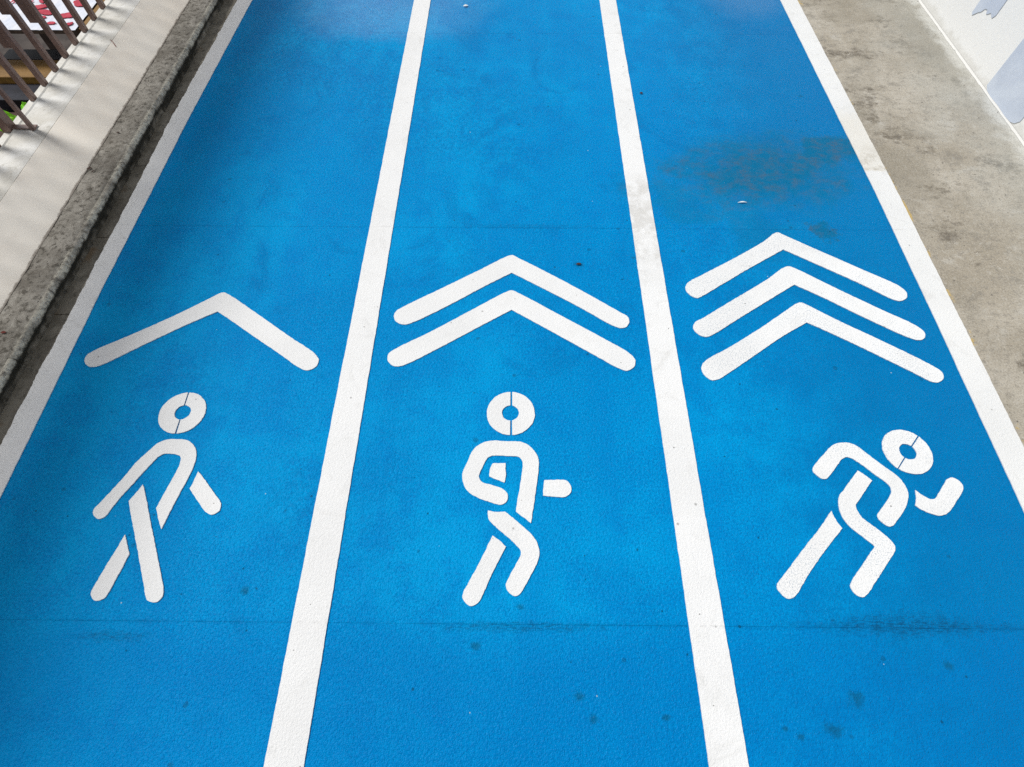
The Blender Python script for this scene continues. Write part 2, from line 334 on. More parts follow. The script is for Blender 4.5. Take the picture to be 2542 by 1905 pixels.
def kerb_concrete():
    n = N("weathered kerb concrete")
    a = n.noise(9.0, 6.0, 0.70, 0.6)
    b = n.noise(46.0, 5.0, 0.75, 0.4)
    c = n.mix(n.ramp(a, 0.35, 0.66), (0.260, 0.238, 0.200), (0.430, 0.400, 0.345))
    c = n.mix(n.mul(n.ramp(b, 0.50, 0.62), 0.85), c, (0.100, 0.090, 0.072))
    c = n.mix(n.mul(n.ramp(b, 0.44, 0.30), 0.75), c, (0.620, 0.590, 0.510))
    c = n.mix(n.mul(n.ramp(n.noise(3.3, 4.0), 0.52, 0.68), 0.45), c, (0.16, 0.14, 0.115))
    # pale rubbed nosing, near-black colour on the face below it
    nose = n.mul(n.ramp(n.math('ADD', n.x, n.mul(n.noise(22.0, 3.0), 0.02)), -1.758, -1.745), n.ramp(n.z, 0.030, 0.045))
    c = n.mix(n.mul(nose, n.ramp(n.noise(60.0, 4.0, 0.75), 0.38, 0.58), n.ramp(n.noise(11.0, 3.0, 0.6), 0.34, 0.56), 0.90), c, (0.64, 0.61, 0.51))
    face_dark = n.mul(n.ramp(n.x, -1.757, -1.746), n.ramp(n.math('ADD', n.z, n.mul(n.math('SUBTRACT', n.noise(24.0, 4.0, 0.7), 0.5), 0.05)), 0.052, 0.034))
    c = n.mix(n.mul(face_dark, 0.95), c, (0.018, 0.018, 0.014))
    c = n.mix(n.mul(n.specks(60.0, 0.22, 0.16), 0.75), c, (0.05, 0.045, 0.04))
    h = n.math('ADD', b, n.mul(n.noise(160.0, 3.0, 0.7), 0.5))
    return n.done(c, 0.85, 0.15, h, 0.55, 0.005)

def gutter_concrete():
    n = N("dirty gutter screed")
    a = n.noise(10.0, 5.0, 0.65, 0.4)
    c = n.mix(n.ramp(a, 0.35, 0.66), (0.230, 0.205, 0.162), (0.370, 0.335, 0.270))
    c = n.mix(n.mul(n.ramp(n.noise(34.0, 4.0, 0.7), 0.52, 0.70), 0.7), c, (0.09, 0.085, 0.065))
    c = n.mix(n.mul(n.ramp(n.noise(7.0, 3.0, 0.6, 0.0, n.vec(1, 1, 1, 0, 9, 0)), 0.58, 0.70), 0.5), c, (0.25, 0.15, 0.07))
    return n.done(c, 0.6, 0.3, n.noise(90.0, 4.0), 0.5, 0.004)

def beige_paint():
    n = N("beige wall paint")
    a = n.noise(2.2, 4.0, 0.6, 0.5)
    c = n.mix(n.ramp(a, 0.35, 0.66), (0.830, 0.760, 0.660), (0.850, 0.800, 0.715))
    c = n.mix(n.mul(n.ramp(n.noise(7.0, 5.0, 0.7), 0.55, 0.75), 0.35), c, (0.70, 0.61, 0.53))
    c = n.mix(n.mul(n.specks(30.0, 0.10, 0.06), 0.5), c, (0.45, 0.40, 0.34))
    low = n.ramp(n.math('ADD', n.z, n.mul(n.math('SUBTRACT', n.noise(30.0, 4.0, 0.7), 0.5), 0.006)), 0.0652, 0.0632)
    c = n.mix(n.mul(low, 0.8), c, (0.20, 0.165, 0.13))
    return n.done(c, 0.6, 0.25, n.noise(120.0, 3.0), 0.15, 0.002)

def coping_plaster():
    n = N("weathered pale plaster")
    a = n.noise(6.0, 5.0, 0.65, 0.7)
    c = n.mix(n.ramp(a, 0.35, 0.68), (0.680, 0.655, 0.590), (0.830, 0.820, 0.780))
    c = n.mix(n.mul(n.ramp(n.noise(40.0, 4.0, 0.7), 0.53, 0.70), 0.5), c, (0.44, 0.42, 0.36))
    c = n.mix(n.mul(n.specks(34.0, 0.12, 0.07), 0.7), c, (0.12, 0.10, 0.08))
    return n.done(c, 0.75, 0.2, n.math('ADD', a, n.mul(n.noise(110.0, 3.0), 0.4)), 0.35, 0.004)

def wall_plaster():
    n = N("white wall paint")
    a = n.noise(2.0, 4.0, 0.6)
    c = n.mix(n.ramp(a, 0.35, 0.68), (0.800, 0.805, 0.790), (0.830, 0.835, 0.822))
    c = n.mix(n.mul(n.ramp(n.noise(14.0, 5.0, 0.7), 0.58, 0.76), 0.25), c, (0.68, 0.68, 0.65))
    foot = n.ramp(n.math('ADD', n.z, n.mul(n.math('SUBTRACT', n.noise(18.0, 4.0, 0.7), 0.5), 0.10)), 0.05, 0.01)
    c = n.mix(n.mul(foot, 0.45), c, (0.52, 0.50, 0.45))
    return n.done(c, 0.7, 0.2, n.noise(60.0, 4.0), 0.2, 0.003)

def simple(name, c1, c2, scale=12.0, rough=0.6, spec=0.3, bump=0.2, dist=0.003, metal=0.0):
    n = N(name)
    c = n.mix(n.ramp(n.noise(scale, 5.0, 0.65, 0.4), 0.36, 0.66), c1, c2)
    n.b.inputs['Metallic'].default_value = metal
    return n.done(c, rough, spec, n.noise(scale * 8, 3.0), bump, dist)

M = {
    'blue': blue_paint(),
    'line': plain_white("white line paint", 0.10, 0.20),
    'line_mid': middle_white(),
    'line_left': edge_white_left(),
    'line_right': edge_white_right(),
    'sym': plain_white("white stencil paint", 0.16, 0.10),
    'sym_thin': plain_white("thin white stencil paint", 0.60, 0.14),
    'concrete': concrete(),
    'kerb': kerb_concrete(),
    'gutter': gutter_concrete(),
    'beige': beige_paint(),
    'coping': coping_plaster(),
    'wall': wall_plaster(),
    'stripe': simple("grey blue wall paint", (0.50, 0.56, 0.66), (0.57, 0.63, 0.72), 6.0, 0.7, 0.2),
    'steel': simple("brown painted steel", (0.170, 0.108, 0.088), (0.230, 0.152, 0.128), 16.0, 0.42, 0.45, 0.15, 0.002),
    'subfloor': simple("blue joint filler", (0.0, 0.14, 0.38), (0.0, 0.18, 0.45), 20.0),
    'street': simple("dark street paving", (0.045, 0.035, 0.030), (0.085, 0.068, 0.058), 3.0, 0.8),
    'leaf': simple("dry dark leaf", (0.045, 0.020, 0.014), (0.085, 0.035, 0.022), 90.0, 0.7),
    'leaf_red': simple("dry red leaf", (0.16, 0.025, 0.020), (0.22, 0.05, 0.03), 90.0, 0.7),
    'paper': simple("white paper scrap", (0.72, 0.78, 0.78), (0.80, 0.82, 0.80), 90.0, 0.8),
    'wood': simple("dark stained wood", (0.060, 0.042, 0.034), (0.095, 0.068, 0.055), 8.0, 0.6),
    'poster': simple("printed white cloth", (0.70, 0.74, 0.84), (0.82, 0.82, 0.86), 5.0, 0.7),
    'red': simple("red print", (0.42, 0.02, 0.05), (0.55, 0.05, 0.08), 9.0, 0.7),
    'ochre': simple("ochre board", (0.20, 0.105, 0.022), (0.28, 0.15, 0.035), 6.0, 0.6),
    'black': simple("black plastic", (0.006, 0.007, 0.014), (0.015, 0.016, 0.028), 10.0, 0.4),
    'green': simple("bright green plastic bag", (0.20, 0.62, 0.01), (0.32, 0.80, 0.02), 14.0, 0.35, 0.5),
}

def mesh_obj(name, bm, mat, parent=None, smooth=False):
    me = bpy.data.meshes.new(name)
    bmesh.ops.recalc_face_normals(bm, faces=bm.faces[:])
    bm.to_mesh(me); bm.free()
    me.materials.append(mat)
    if smooth:
        me.shade_smooth()
    o = bpy.data.objects.new(name, me)
    col.objects.link(o)
    if parent is not None:
        o.parent = parent
        o.matrix_parent_inverse = parent.matrix_world.inverted() if False else o.matrix_parent_inverse
    return o

def empty(name, loc=(0, 0, 0)):
    o = bpy.data.objects.new(name, None)
    col.objects.link(o)
    o.location = loc
    o.empty_display_size = 0.1
    return o

def tag(o, label=None, cat=None, group=None, kind=None):
    for k, v in (('label', label), ('category', cat), ('group', group), ('kind', kind)):
        if v:
            o[k] = v
    return o

def add_box(bm, x0, x1, y0, y1, z0, z1):
    v = [bm.verts.new(p) for p in ((x0, y0, z0), (x1, y0, z0), (x1, y1, z0), (x0, y1, z0), (x0, y0, z1), (x1, y0, z1), (x1, y1, z1), (x0, y1, z1))]
    for f in ((3, 2, 1, 0), (4, 5, 6, 7), (0, 1, 5, 4), (1, 2, 6, 5), (2, 3, 7, 6), (3, 0, 4, 7)):
        bm.faces.new([v[i] for i in f])

def box_obj(name, x0, x1, y0, y1, z0, z1, mat, parent=None, bevel=0.0):
    bm = bmesh.new(); add_box(bm, x0, x1, y0, y1, z0, z1)
    if bevel:
        bmesh.ops.bevel(bm, geom=bm.edges[:], offset=bevel, segments=2, affect='EDGES')
    return mesh_obj(name, bm, mat, parent)

def sweep(bm, profile, ys, fn=None, cap=True):
    """profile: list of (x, z); swept along y; fn(i, x, y, z) may displace"""
    rows = []
    for y in ys:
        r = []
        for i, (x, z) in enumerate(profile):
            p = fn(i, x, y, z) if fn else (x, y, z)
            r.append(bm.verts.new(p))
        rows.append(r)
    for a, b in zip(rows, rows[1:]):
        for i in range(len(profile) - 1):
            bm.faces.new((a[i], a[i + 1], b[i + 1], b[i]))
    return rows

def frange(a, b, s):
    k = int(round((b - a) / s))
    return [a + (b - a) * i / k for i in range(k + 1)]

def nz(x, y, z=0.0):
    return noise.noise(Vector((x, y, z)))

# ------------------------------------------------------------------ outline helpers for the painted marks
def curve(text):
    pts = []
    for tok in text.split():
        k = tok.endswith('c')
        x, y = tok.rstrip('c').split(',')
        pts.append((Vector((float(x), float(y))), k))
    n = len(pts); out = []
    for i in range(n):
        p1, c1 = pts[i]; p2, c2 = pts[(i + 1) % n]
        p0 = pts[i - 1][0] if not c1 else p1 * 2 - p2
        p3 = pts[(i + 2) % n][0] if not c2 else p2 * 2 - p1
        d = [max((b - a).length, 1e-6) ** 0.5 for a, b in ((p0, p1), (p1, p2), (p2, p3))]
        t0 = 0.0; t1 = d[0]; t2 = t1 + d[1]; t3 = t2 + d[2]
        steps = max(1, int((p2 - p1).length / 0.005))
        for s in range(steps):
            t = t1 + (t2 - t1) * s / steps
            a1 = p0 * ((t1 - t) / (t1 - t0)) + p1 * ((t - t0) / (t1 - t0))
            a2 = p1 * ((t2 - t) / (t2 - t1)) + p2 * ((t - t1) / (t2 - t1))
            a3 = p2 * ((t3 - t) / (t3 - t2)) + p3 * ((t - t2) / (t3 - t2))
            b1 = a1 * ((t2 - t) / (t2 - t0)) + a2 * ((t - t0) / (t2 - t0))
            b2 = a2 * ((t3 - t) / (t3 - t1)) + a3 * ((t - t1) / (t3 - t1))
            out.append(b1 * ((t2 - t) / (t2 - t1)) + b2 * ((t - t1) / (t2 - t1)))
    return out

def wobble(pts, amp=0.0011):
    return [p + Vector((nz(p.x * 90, p.y * 90, 1.3), nz(p.x * 90, p.y * 90, 8.1))) * amp + Vector((nz(p.x * 300, p.y * 300, 3.3), nz(p.x * 300, p.y * 300, 5.1))) * amp * 0.8 for p in pts]

def paint_sheet(name, pts, mat, parent=None, top=0.0035, base=0.0005, origin=(0, 0)):
    """a coat of paint: flat top, thin real edge"""
    if sum(p.x * q.y - q.x * p.y for p, q in zip(pts, pts[1:] + pts[:1])) < 0:
        pts = pts[::-1]
    bm = bmesh.new()
    a = [bm.verts.new((p.x - origin[0], p.y - origin[1], top)) for p in pts]
    b = [bm.verts.new((p.x - origin[0], p.y - origin[1], base)) for p in pts]
    f = bm.faces.new(a)
    f.normal_update()
    n = len(a)
    for i in range(n):
        bm.faces.new((a[i], b[i], b[(i + 1) % n], a[(i + 1) % n]))
    bmesh.ops.triangulate(bm, faces=[f], ngon_method='EAR_CLIP')
    return mesh_obj(name, bm, mat, parent)

# ------------------------------------------------------------------ setting: ground, floor, gutter, kerb
bm = bmesh.new()
v = [bm.verts.new(p) for p in ((-250, -250, -2.8), (250, -250, -2.8), (250, 250, -2.8), (-250, 250, -2.8))]
bm.faces.new(v)
tag(mesh_obj('lower_street', bm, M['street']), kind='structure')

Y0, Y1 = -2.6, 7.5
def edge_l(y): return lerp_list(y, ((-2.6, -1.681), (1.9, -1.6825), (2.6, -1.680), (3.55, -1.662), (7.5, -1.656)))
def edge_r(y): return lerp_list(y, ((-2.6, 1.658), (0.7, 1.664), (1.9, 1.676), (3.55, 1.664), (7.5, 1.660)))
def lerp_list(y, k):
    for (a, xa), (b, xb) in zip(k, k[1:]):
        if y <= b:
            return xa + (xb - xa) * (y - a) / (b - a)
    return k[-1][1]
floor = box_obj('path', -1.64, 1.64, Y0, Y1, -0.30, -0.0030, M['subfloor'])
tag(floor, kind='structure')
edges = [Y0] + [j for j in JOINTS] + [4.72, 6.25, Y1]
for a, b in zip(edges, edges[1:]):
    ys = frange(a + 0.0002, b - 0.0002, 0.19)
    bm = bmesh.new()
    rows = [[bm.verts.new(p) for p in ((edge_l(y), y, -0.006), (edge_l(y), y, 0.0), (edge_r(y), y, 0.0), (edge_r(y), y, -0.006))] for y in ys]
    for p, q in zip(rows, rows[1:]):
        for i in range(4):
            bm.faces.new((p[i], p[(i + 1) % 4], q[(i + 1) % 4], q[i]))
    bm.faces.new(rows[0]); bm.faces.new(rows[-1])
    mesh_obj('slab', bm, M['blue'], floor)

pave = box_obj('pavement', 1.6500, 2.40, Y0, Y1, -0.30, -0.0015, M['concrete'])
tag(pave, kind='structure')

bm = bmesh.new()
prof = [(-1.650, -0.30), (-1.650, -0.004), (-1.705, -0.006), (-1.725, -0.007), (-1.765, -0.008), (-1.765, -0.30)]
cracks_g = (2.07, 2.31, 1.22, 1.62, 2.95)
ys = sorted(set(frange(Y0, Y1, 0.03) + [c + d for c in cracks_g for d in (-0.0025, 0.0, 0.0025)]))
def gut_fn(i, x, y, z):
    if 1 <= i <= 4:
        z += 0.0016 * nz(x * 40, y * 25, 2.0)
        if any(abs(y - c) < 0.0005 for c in cracks_g):
            z -= 0.006
    return (x, y, z)
sweep(bm, prof, ys, gut_fn)
tag(mesh_obj('gutter', bm, M['gutter']), kind='structure')

bm = bmesh.new()
prof = [(-1.752, -0.05), (-1.750, 0.006), (-1.7475, 0.018), (-1.7445, 0.028), (-1.741, 0.036), (-1.739, 0.044), (-1.7405, 0.052), (-1.745, 0.0575), (-1.751, 0.0605), (-1.7565, 0.0600),
        (-1.760, 0.0575), (-1.7635, 0.0592), (-1.775, 0.0605), (-1.795, 0.0610), (-1.82, 0.0612), (-1.85, 0.0612), (-1.872, 0.061), (-1.90, 0.061), (-1.90, -0.05)]
cracks = (2.295, 1.985, 1.41, 2.74, 3.26, 0.98)
ys = sorted(set(frange(-0.4, 5.0, 0.010) + [c + d for c in cracks for d in (-0.0022, 0.0, 0.0022)]))
def kerb_fn(i, x, y, z):
    chip = 0.0
    if 1 <= i <= 10:
        chip = 0.0042 * nz(y * 9, i * 0.25, 1.0) + 0.0030 * nz(y * 38, i * 0.6, 4.0) - 0.0070 * max(0.0, nz(y * 17, i * 0.12, 7.7) - 0.22)
        if any(abs(y - c) < 0.0005 for c in cracks):
            chip -= 0.007
        x += chip; z += chip * 0.6 if i > 3 else 0.0
    elif 11 <= i <= 16:
        z += 0.0022 * nz(x * 30, y * 22, 3.0) + 0.0012 * nz(x * 90, y * 80, 5.0)
        x += 0.002 * nz(y * 7, 0.0, 6.0) if i == 11 else 0.0
    return (x, y, z)
sweep(bm, prof, ys, kerb_fn)
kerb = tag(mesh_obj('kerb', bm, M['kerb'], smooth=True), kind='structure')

# ------------------------------------------------------------------ parapet under the railing
parapet = empty('parapet', (-2.08, 2.0, 0.0))
tag(parapet, 'low beige parapet with sloping face and pale plaster top behind the grey kerb', 'wall')
def part(o, parent):
    o.parent = parent
    o.location = Vector(o.location) - parent.location
    return o
bm = bmesh.new()
ysf = frange(-0.6, 5.6, 0.025)
def lowwave(i, x, y, z):
    if i == 0:
        x += 0.0030 * nz(y * 9, 2.0) + 0.0012 * nz(y * 22, 7.0)
    if i == 2:
        x += 0.0014 * nz(y * 20, 3.0); z += 0.001 * nz(y * 20, 4.0)
    return (x, y, z)
sweep(bm, [(-1.8765, 0.0625), (-1.978, 0.0905), (-2.0790, 0.1180), (-2.0820, 0.1180), (-2.0820, -0.02)], ysf, lowwave)
part(mesh_obj('sloping_face', bm, M['beige'], None), parapet)
bm = bmesh.new()
def cop(i, x, y, z):
    if 1 <= i <= 7:
        z += 0.0012 * nz(x * 25, y * 16, 6.0)
        if i in (5, 6, 7):
            x += 0.0025 * nz(y * 18, 5.0)
    if i == 1:
        x += 0.0018 * nz(y * 22, 9.0)
    return (x, y, z)
sweep(bm, [(-2.0845, 0.03), (-2.0845, 0.1180), (-2.100, 0.1198), (-2.14, 0.1202), (-2.20, 0.1202), (-2.230, 0.1210), (-2.236, 0.1255), (-2.242, 0.1210), (-2.2445, 0.104)], ysf, cop)
part(mesh_obj('coping', bm, M['coping'], None, smooth=False), parapet)
part(box_obj('ledge', -2.289, -2.246, -0.6, 5.6, -2.8, 0.1110, M['coping']), parapet)

# ------------------------------------------------------------------ railing
rail = empty('railing', (-2.27, 2.3, 0.111))
tag(rail, 'brown painted steel railing of upright flat bars and fins on the parapet ledge', 'railing')
RB, RT = 0.1115, 1.30
def baluster(y):
    b = part(box_obj('baluster', -2.277, -2.251, y - 0.0120, y + 0.0120, RB, RT, M['steel'], None, 0.0015), rail)
    f = box_obj('fin', -2.320, -2.2775, y - 0.004, y + 0.004, 0.26 + 0.16 * random.random(), RT - 0.01, M['steel'])
    f.parent = b
    f.location = -Vector(rail.location) - Vector(b.location)
    return b
SP = 0.1191
for i in range(20):
    baluster(2.379 + SP * i)
for i in range(28):
    baluster(2.03 - SP * i)
part(box_obj('end_post', -2.292, -2.248, 2.136, 2.180, RB, RT + 0.05, M['steel'], None, 0.002), rail)
part(box_obj('foot_plate', -2.247, -2.143, 2.142, 2.172, 0.1235, 0.1285, M['steel'], None, 0.001), rail)
part(box_obj('brace', -2.161, -2.142, 2.136, 2.151, 0.1220, RT, M['steel'], None, 0.0015), rail)
part(box_obj('top_rail', -2.300, -2.240, -1.7, 4.9, RT + 0.0505, RT + 0.09, M['steel'], None, 0.004), rail)
for k in range(56):  # unseen slats added to throw the soft shadow along the left edge line
    y = -1.60 + SP * k
    part(box_obj('shade_slat', -2.4200, -2.4125, y - 0.0580, y + 0.0580, 1.00, RT + 0.15, M['steel']), rail)
for zz in (1.04, 1.38):  # rails that carry the added shading slats
    part(box_obj('shade_slat_rail', -2.4450, -2.4205, -1.7, 4.9, zz, zz + 0.03, M['steel'], None, 0.002), rail)

# ------------------------------------------------------------------ wall on the right
wall = box_obj('wall', 2.4005, 2.62, Y0, Y1, -0.30, 2.9, M['wall'])
tag(wall, 'white painted wall with grey blue paint strokes at the right edge', 'wall')
def wall_patch(pts):
    bm = bmesh.new()
    a = [bm.verts.new((2.3970, y, z)) for y, z in pts]
    b = [bm.verts.new((2.4002, y, z)) for y, z in pts]
    if sum(p[0] * q[1] - q[0] * p[1] for p, q in zip(pts, pts[1:] + pts[:1])) < 0:
        a.reverse(); b.reverse()
    f = bm.faces.new(a); f.normal_update(); n = len(a)
    for i in range(n):
        bm.faces.new((a[i], b[i], b[(i + 1) % n], a[(i + 1) % n]))
    bmesh.ops.triangulate(bm, faces=[f], ngon_method='EAR_CLIP')
    return mesh_obj('paint_stroke', bm, M['stripe'], wall)
def stroke(ya, yb, bottom, top):
    """bottom: ragged (fraction, z) list from yb to ya"""
    pts = [(ya, top), (yb, top + 0.05)]
    for fr, z in bottom:
        pts.append((yb + (ya - yb) * fr, z))
    return wall_patch(pts)
stroke(3.112, 2.945, [(0.0, 0.222), (0.08, 0.203), (0.16, 0.208), (0.24, 0.214), (0.33, 0.202), (0.40, 0.196), (0.47, 0.212), (0.58, 0.206), (0.66, 0.186), (0.76, 0.176), (0.85, 0.162), (0.93, 0.150), (1.0, 0.158)], 1.35)
stroke(2.688, 2.362, [(0.0, 0.040), (0.06, 0.018), (0.14, 0.008), (0.30, 0.004), (0.55, 0.007), (0.8, 0.004), (0.93, 0.008), (1.0, 0.020)], 1.10)
stroke(2.10, 1.92, [(0.0, 0.30), (0.3, 0.27), (0.6, 0.29), (1.0, 0.26)], 1.30)
# rough run of limewash where the wall meets the pavement
bm = bmesh.new()
def skirt(i, x, y, z):
    if i == 0:
        x += 0.005 * nz(y * 11, 1.0) + 0.004 * nz(y * 37, 6.0)
    return (x, y, z)
sweep(bm, [(2.3905, -0.0005), (2.396, 0.002), (2.3988, 0.006)], frange(0.5, 5.0, 0.02), skirt)
mesh_obj('limewash_fillet', bm, M['wall'], wall)

# ------------------------------------------------------------------ painted lines
def lane_line(left, right, mat, label, amp_l=0.0012, amp_r=0.0012):
    """left/right: lists of (x, y) from near to far"""
    def edge(k, amp, seed):
        out = []
        for (xa, ya), (xb, yb) in zip(k, k[1:]):
            for s in range(max(1, int((yb - ya) / 0.008))):
                t = s / max(1, int((yb - ya) / 0.008))
                y = ya + (yb - ya) * t; x = xa + (xb - xa) * t
                out.append(Vector((x + amp * (nz(y * 14, seed) + 0.7 * nz(y * 55, seed + 3) + 0.5 * nz(y * 170, seed + 5)), y)))
        out.append(Vector(k[-1]))
        return out
    l = edge(left, amp_l, 1.7); r = edge(right, amp_r, 11.3)
    # ladder mesh: cheap and safe for long thin strips
    bm = bmesh.new()
    m = min(len(l), len(r))
    L = [bm.verts.new((p.x, p.y, 0.0035)) for p in l]; Rr = [bm.verts.new((p.x, p.y, 0.0035)) for p in r]
    Lb = [bm.verts.new((p.x, p.y, 0.0004 if left[0][0] > -1.6 else -0.0035)) for p in l]; Rb = [bm.verts.new((p.x, p.y, 0.0004)) for p in r]
    ia = ib = 0
    while ia < len(L) - 1 or ib < len(Rr) - 1:
        if ib == len(Rr) - 1 or (ia < len(L) - 1 and l[ia + 1].y <= r[ib + 1].y):
            bm.faces.new((L[ia], Rr[ib], L[ia + 1])); ia += 1
        else:
            bm.faces.new((L[ia], Rr[ib], Rr[ib + 1])); ib += 1
    for e, eb in ((L, Lb), (Rr, Rb)):
        for i in range(len(e) - 1):
            bm.faces.new((e[i], e[i + 1], eb[i + 1], eb[i]))
    return tag(mesh_obj('lane_line', bm, mat), label, 'line', 'white lane lines')

FAR = Y1 - 0.1; NEAR = Y0 + 0.1
lane_line([(-0.614, NEAR), (-0.614, FAR)], [(-0.515, NEAR), (-0.515, FAR)], M['line'], 'clean white line between the walking lane and the jogging lane')
lane_line([(0.490, NEAR), (0.491, FAR)], [(0.589, NEAR), (0.588, FAR)], M['line_mid'], 'white line between the jogging lane and the sprinting lane, dusty midway')
lane_line([(-1.6835, NEAR), (-1.6845, 1.375), (-1.686, 1.88), (-1.690, 2.39), (-1.666, 3.55), (-1.66, FAR)],
          [(-1.600, NEAR), (-1.601, 0.50), (-1.611, 1.375), (-1.609, 1.59), (-1.606, 2.39), (-1.579, 3.55), (-1.57, FAR)], M['line_left'],
          'scuffed greyish edge line with crumbling rim beside the gutter', 0.0045, 0.0012)
lane_line([(1.566, NEAR), (1.572, 0.48), (1.581, 1.21), (1.585, 1.91), (1.568, 3.58), (1.565, FAR)],
          [(1.664, NEAR), (1.670, 0.69), (1.676, 1.21), (1.6825, 1.91), (1.669, 3.58), (1.665, FAR)], M['line_right'],
          'white edge line with a cream dusty stretch beside the bare concrete pavement', 0.0010, 0.0016)

# ------------------------------------------------------------------ chevrons
def chevron(key, label, mat, group):
    pts = wobble(curve(SHAPES[key]))
    return tag(paint_sheet('chevron', pts, mat), label, 'chevron', group)
chevron('chev_w', 'single wide white chevron above the walking figure', M['sym'], None)
chevron('chev_j1', 'upper of the two white chevrons above the jogging figure', M['sym'], 'pair of chevrons in the jogging lane')
chevron('chev_j2', 'lower of the two white chevrons, nearest the jogging figure', M['sym'], 'pair of chevrons in the jogging lane')
chevron('chev_r1', 'topmost of the three white chevrons above the sprinting figure', M['sym_thin'], 'three chevrons in the sprinting lane')
chevron('chev_r2', 'middle one of the three white chevrons above the sprinting figure', M['sym_thin'], 'three chevrons in the sprinting lane')
chevron('chev_r3', 'lowest of the three white chevrons, nearest the sprinting figure', M['sym_thin'], 'three chevrons in the sprinting lane')

# ------------------------------------------------------------------ the three painted figures
def head_half(hd, side, gap):
    cx, cy, ro, ix, iy, ri, sx, sy, ang = hd
    u = Vector((math.cos(ang), math.sin(ang))); w = Vector((-u.y, u.x)) * side    # along the slit, and away from it
    def cut(c, r):
        d = (Vector((sx, sy)) + w * gap * 0.5 - Vector(c)).dot(w)
        return math.acos(max(-1.0, min(1.0, d / r)))
    out = []
    a = cut((cx, cy), ro)
    for k in range(49):
        t = -a + 2 * a * k / 48
        out.append(Vector((cx, cy)) + (w * math.cos(t) + u * math.sin(t)) * ro)
    b = cut((ix, iy), ri)
    for k in range(25):
        t = b - 2 * b * k / 24
        out.append(Vector((ix, iy)) + (w * math.cos(t) + u * math.sin(t)) * ri)
    return wobble(out)

def figure(name, label, key, base, mat, parts, gap):
    o = empty(name, (base[0], base[1], 0.0))
    tag(o, label, 'pictogram', 'painted figures, one in each lane')
    for side in (1, -1):
        paint_sheet('head_half', head_half(HEADS[key], side, gap), mat, o, origin=base)
    for nm, sh in parts:
        paint_sheet(nm, wobble(curve(SHAPES[sh])), mat, o, origin=base)
    return o
figure('walking_figure', 'white painted walking figure with straight swinging arms in the left lane', 'walk', (-1.2, 0.3), M['sym'],
       (('torso_and_arm', 'walk_torso'), ('forearm', 'walk_forearm'), ('leg', 'walk_leg_a'), ('leg', 'walk_leg_b')), 0.0052)
figure('jogging_figure', 'white painted upright jogging figure with bent elbow in the middle lane', 'jog', (0.0, 0.3), M['sym'],
       (('torso_and_arm', 'jog_torso'), ('chest', 'jog_chest'), ('forearm', 'jog_hand'), ('leg', 'jog_leg_a'), ('leg', 'jog_leg_b')), 0.0066)
figure('sprinting_figure', 'white speckled painted figure leaning forward in a sprint in the right lane', 'run', (1.0, 0.3), M['sym_thin'],
       (('torso_and_arm', 'run_torso'), ('forearm', 'run_forearm'), ('leg', 'run_leg_a'), ('leg', 'run_leg_b')), 0.0046)

# ------------------------------------------------------------------ small litter
def leaf(name, loc, length, width, rot, mat, label, cat='leaf', group=None, tilt=0.0):
    bm = bmesh.new()
    rows = []
    for i in range(7):
        t = i / 6
        w = width * 0.5 * math.sin(math.pi * min(max(t, 0.03), 0.97)) ** 0.7 * (1 + 0.25 * nz(t * 5, loc[0] * 30))
        zc = 0.10 * length * math.sin(t * math.pi) + 0.0008
        rows.append([bm.verts.new((length * (t - 0.5), s * w, zc + abs(s) * width * 0.12)) for s in (-1, 0, 1)])
    for a, b in zip(rows, rows[1:]):
        for k in range(2):
            bm.faces.new((a[k], a[k + 1], b[k + 1], b[k]))
    o = mesh_obj(name, bm, mat)
    m = o.modifiers.new('thickness', 'SOLIDIFY'); m.thickness = 0.0006
    o.location = loc
    o.rotation_euler = (0.0, tilt, rot)
    return tag(o, label, cat, group)
leaf('dry_leaf', (-1.867, 1.959, 0.063), 0.020, 0.011, 0.3, M['leaf'], 'dark dry leaf scrap on the kerb, touching the beige parapet', group='dry scraps on the kerb')
leaf('dry_leaf', (-1.844, 1.941, 0.063), 0.015, 0.007, 1.0, M['leaf'], 'thinner dark scrap on the kerb just right of the leaf by the parapet', group='dry scraps on the kerb')
leaf('dry_leaf', (-1.835, 2.207, 0.063), 0.018, 0.008, -0.2, M['leaf'], 'dark leaf scrap lying alone in the middle of the kerb top', group='dry scraps on the kerb')
leaf('dry_leaf', (-1.821, 1.084, 0.063), 0.019, 0.011, 0.1, M['leaf_red'], 'dark red leaf scrap on the kerb at the left picture edge', group='dry scraps on the kerb')
leaf('dry_leaf', (0.635, 2.633, 0.002), 0.017, 0.012, 0.4, M['leaf'], 'dark crumb of leaf in the sprinting lane just right of the white line')
leaf('dry_leaf', (0.255, 1.480, 0.002), 0.021, 0.009, 0.1, M['leaf'], 'dark dry leaf above the right arm of the jogging lane chevrons')
leaf('paper_scrap', (0.985, 1.841, 0.002), 0.040, 0.006, 0.05, M['paper'], 'thin white paper scrap below the brown stain in the sprinting lane', 'scrap')
leaf('paper_scrap', (-0.303, 3.484, 0.002), 0.030, 0.018, 0.2, M['paper'], 'small white paper scrap at the top of the jogging lane', 'scrap')
bm = bmesh.new()
tw = [Vector((-2.090, 2.877, 0.1225)), Vector((-2.074, 2.861, 0.1190)), Vector((-2.062, 2.845, 0.1165)), Vector((-2.050, 2.830, 0.1135))]
prev = None
for k, p in enumerate(tw):
    ring = [bm.verts.new(p + Vector((math.cos(a) * 0.0016, math.sin(a) * 0.0016, 0.001 * math.sin(a + 1)))) for a in (0.0, 2.1, 4.2)]
    if prev:
        for i in range(3):
            bm.faces.new((prev[i], prev[(i + 1) % 3], ring[(i + 1) % 3], ring[i]))
    prev = ring
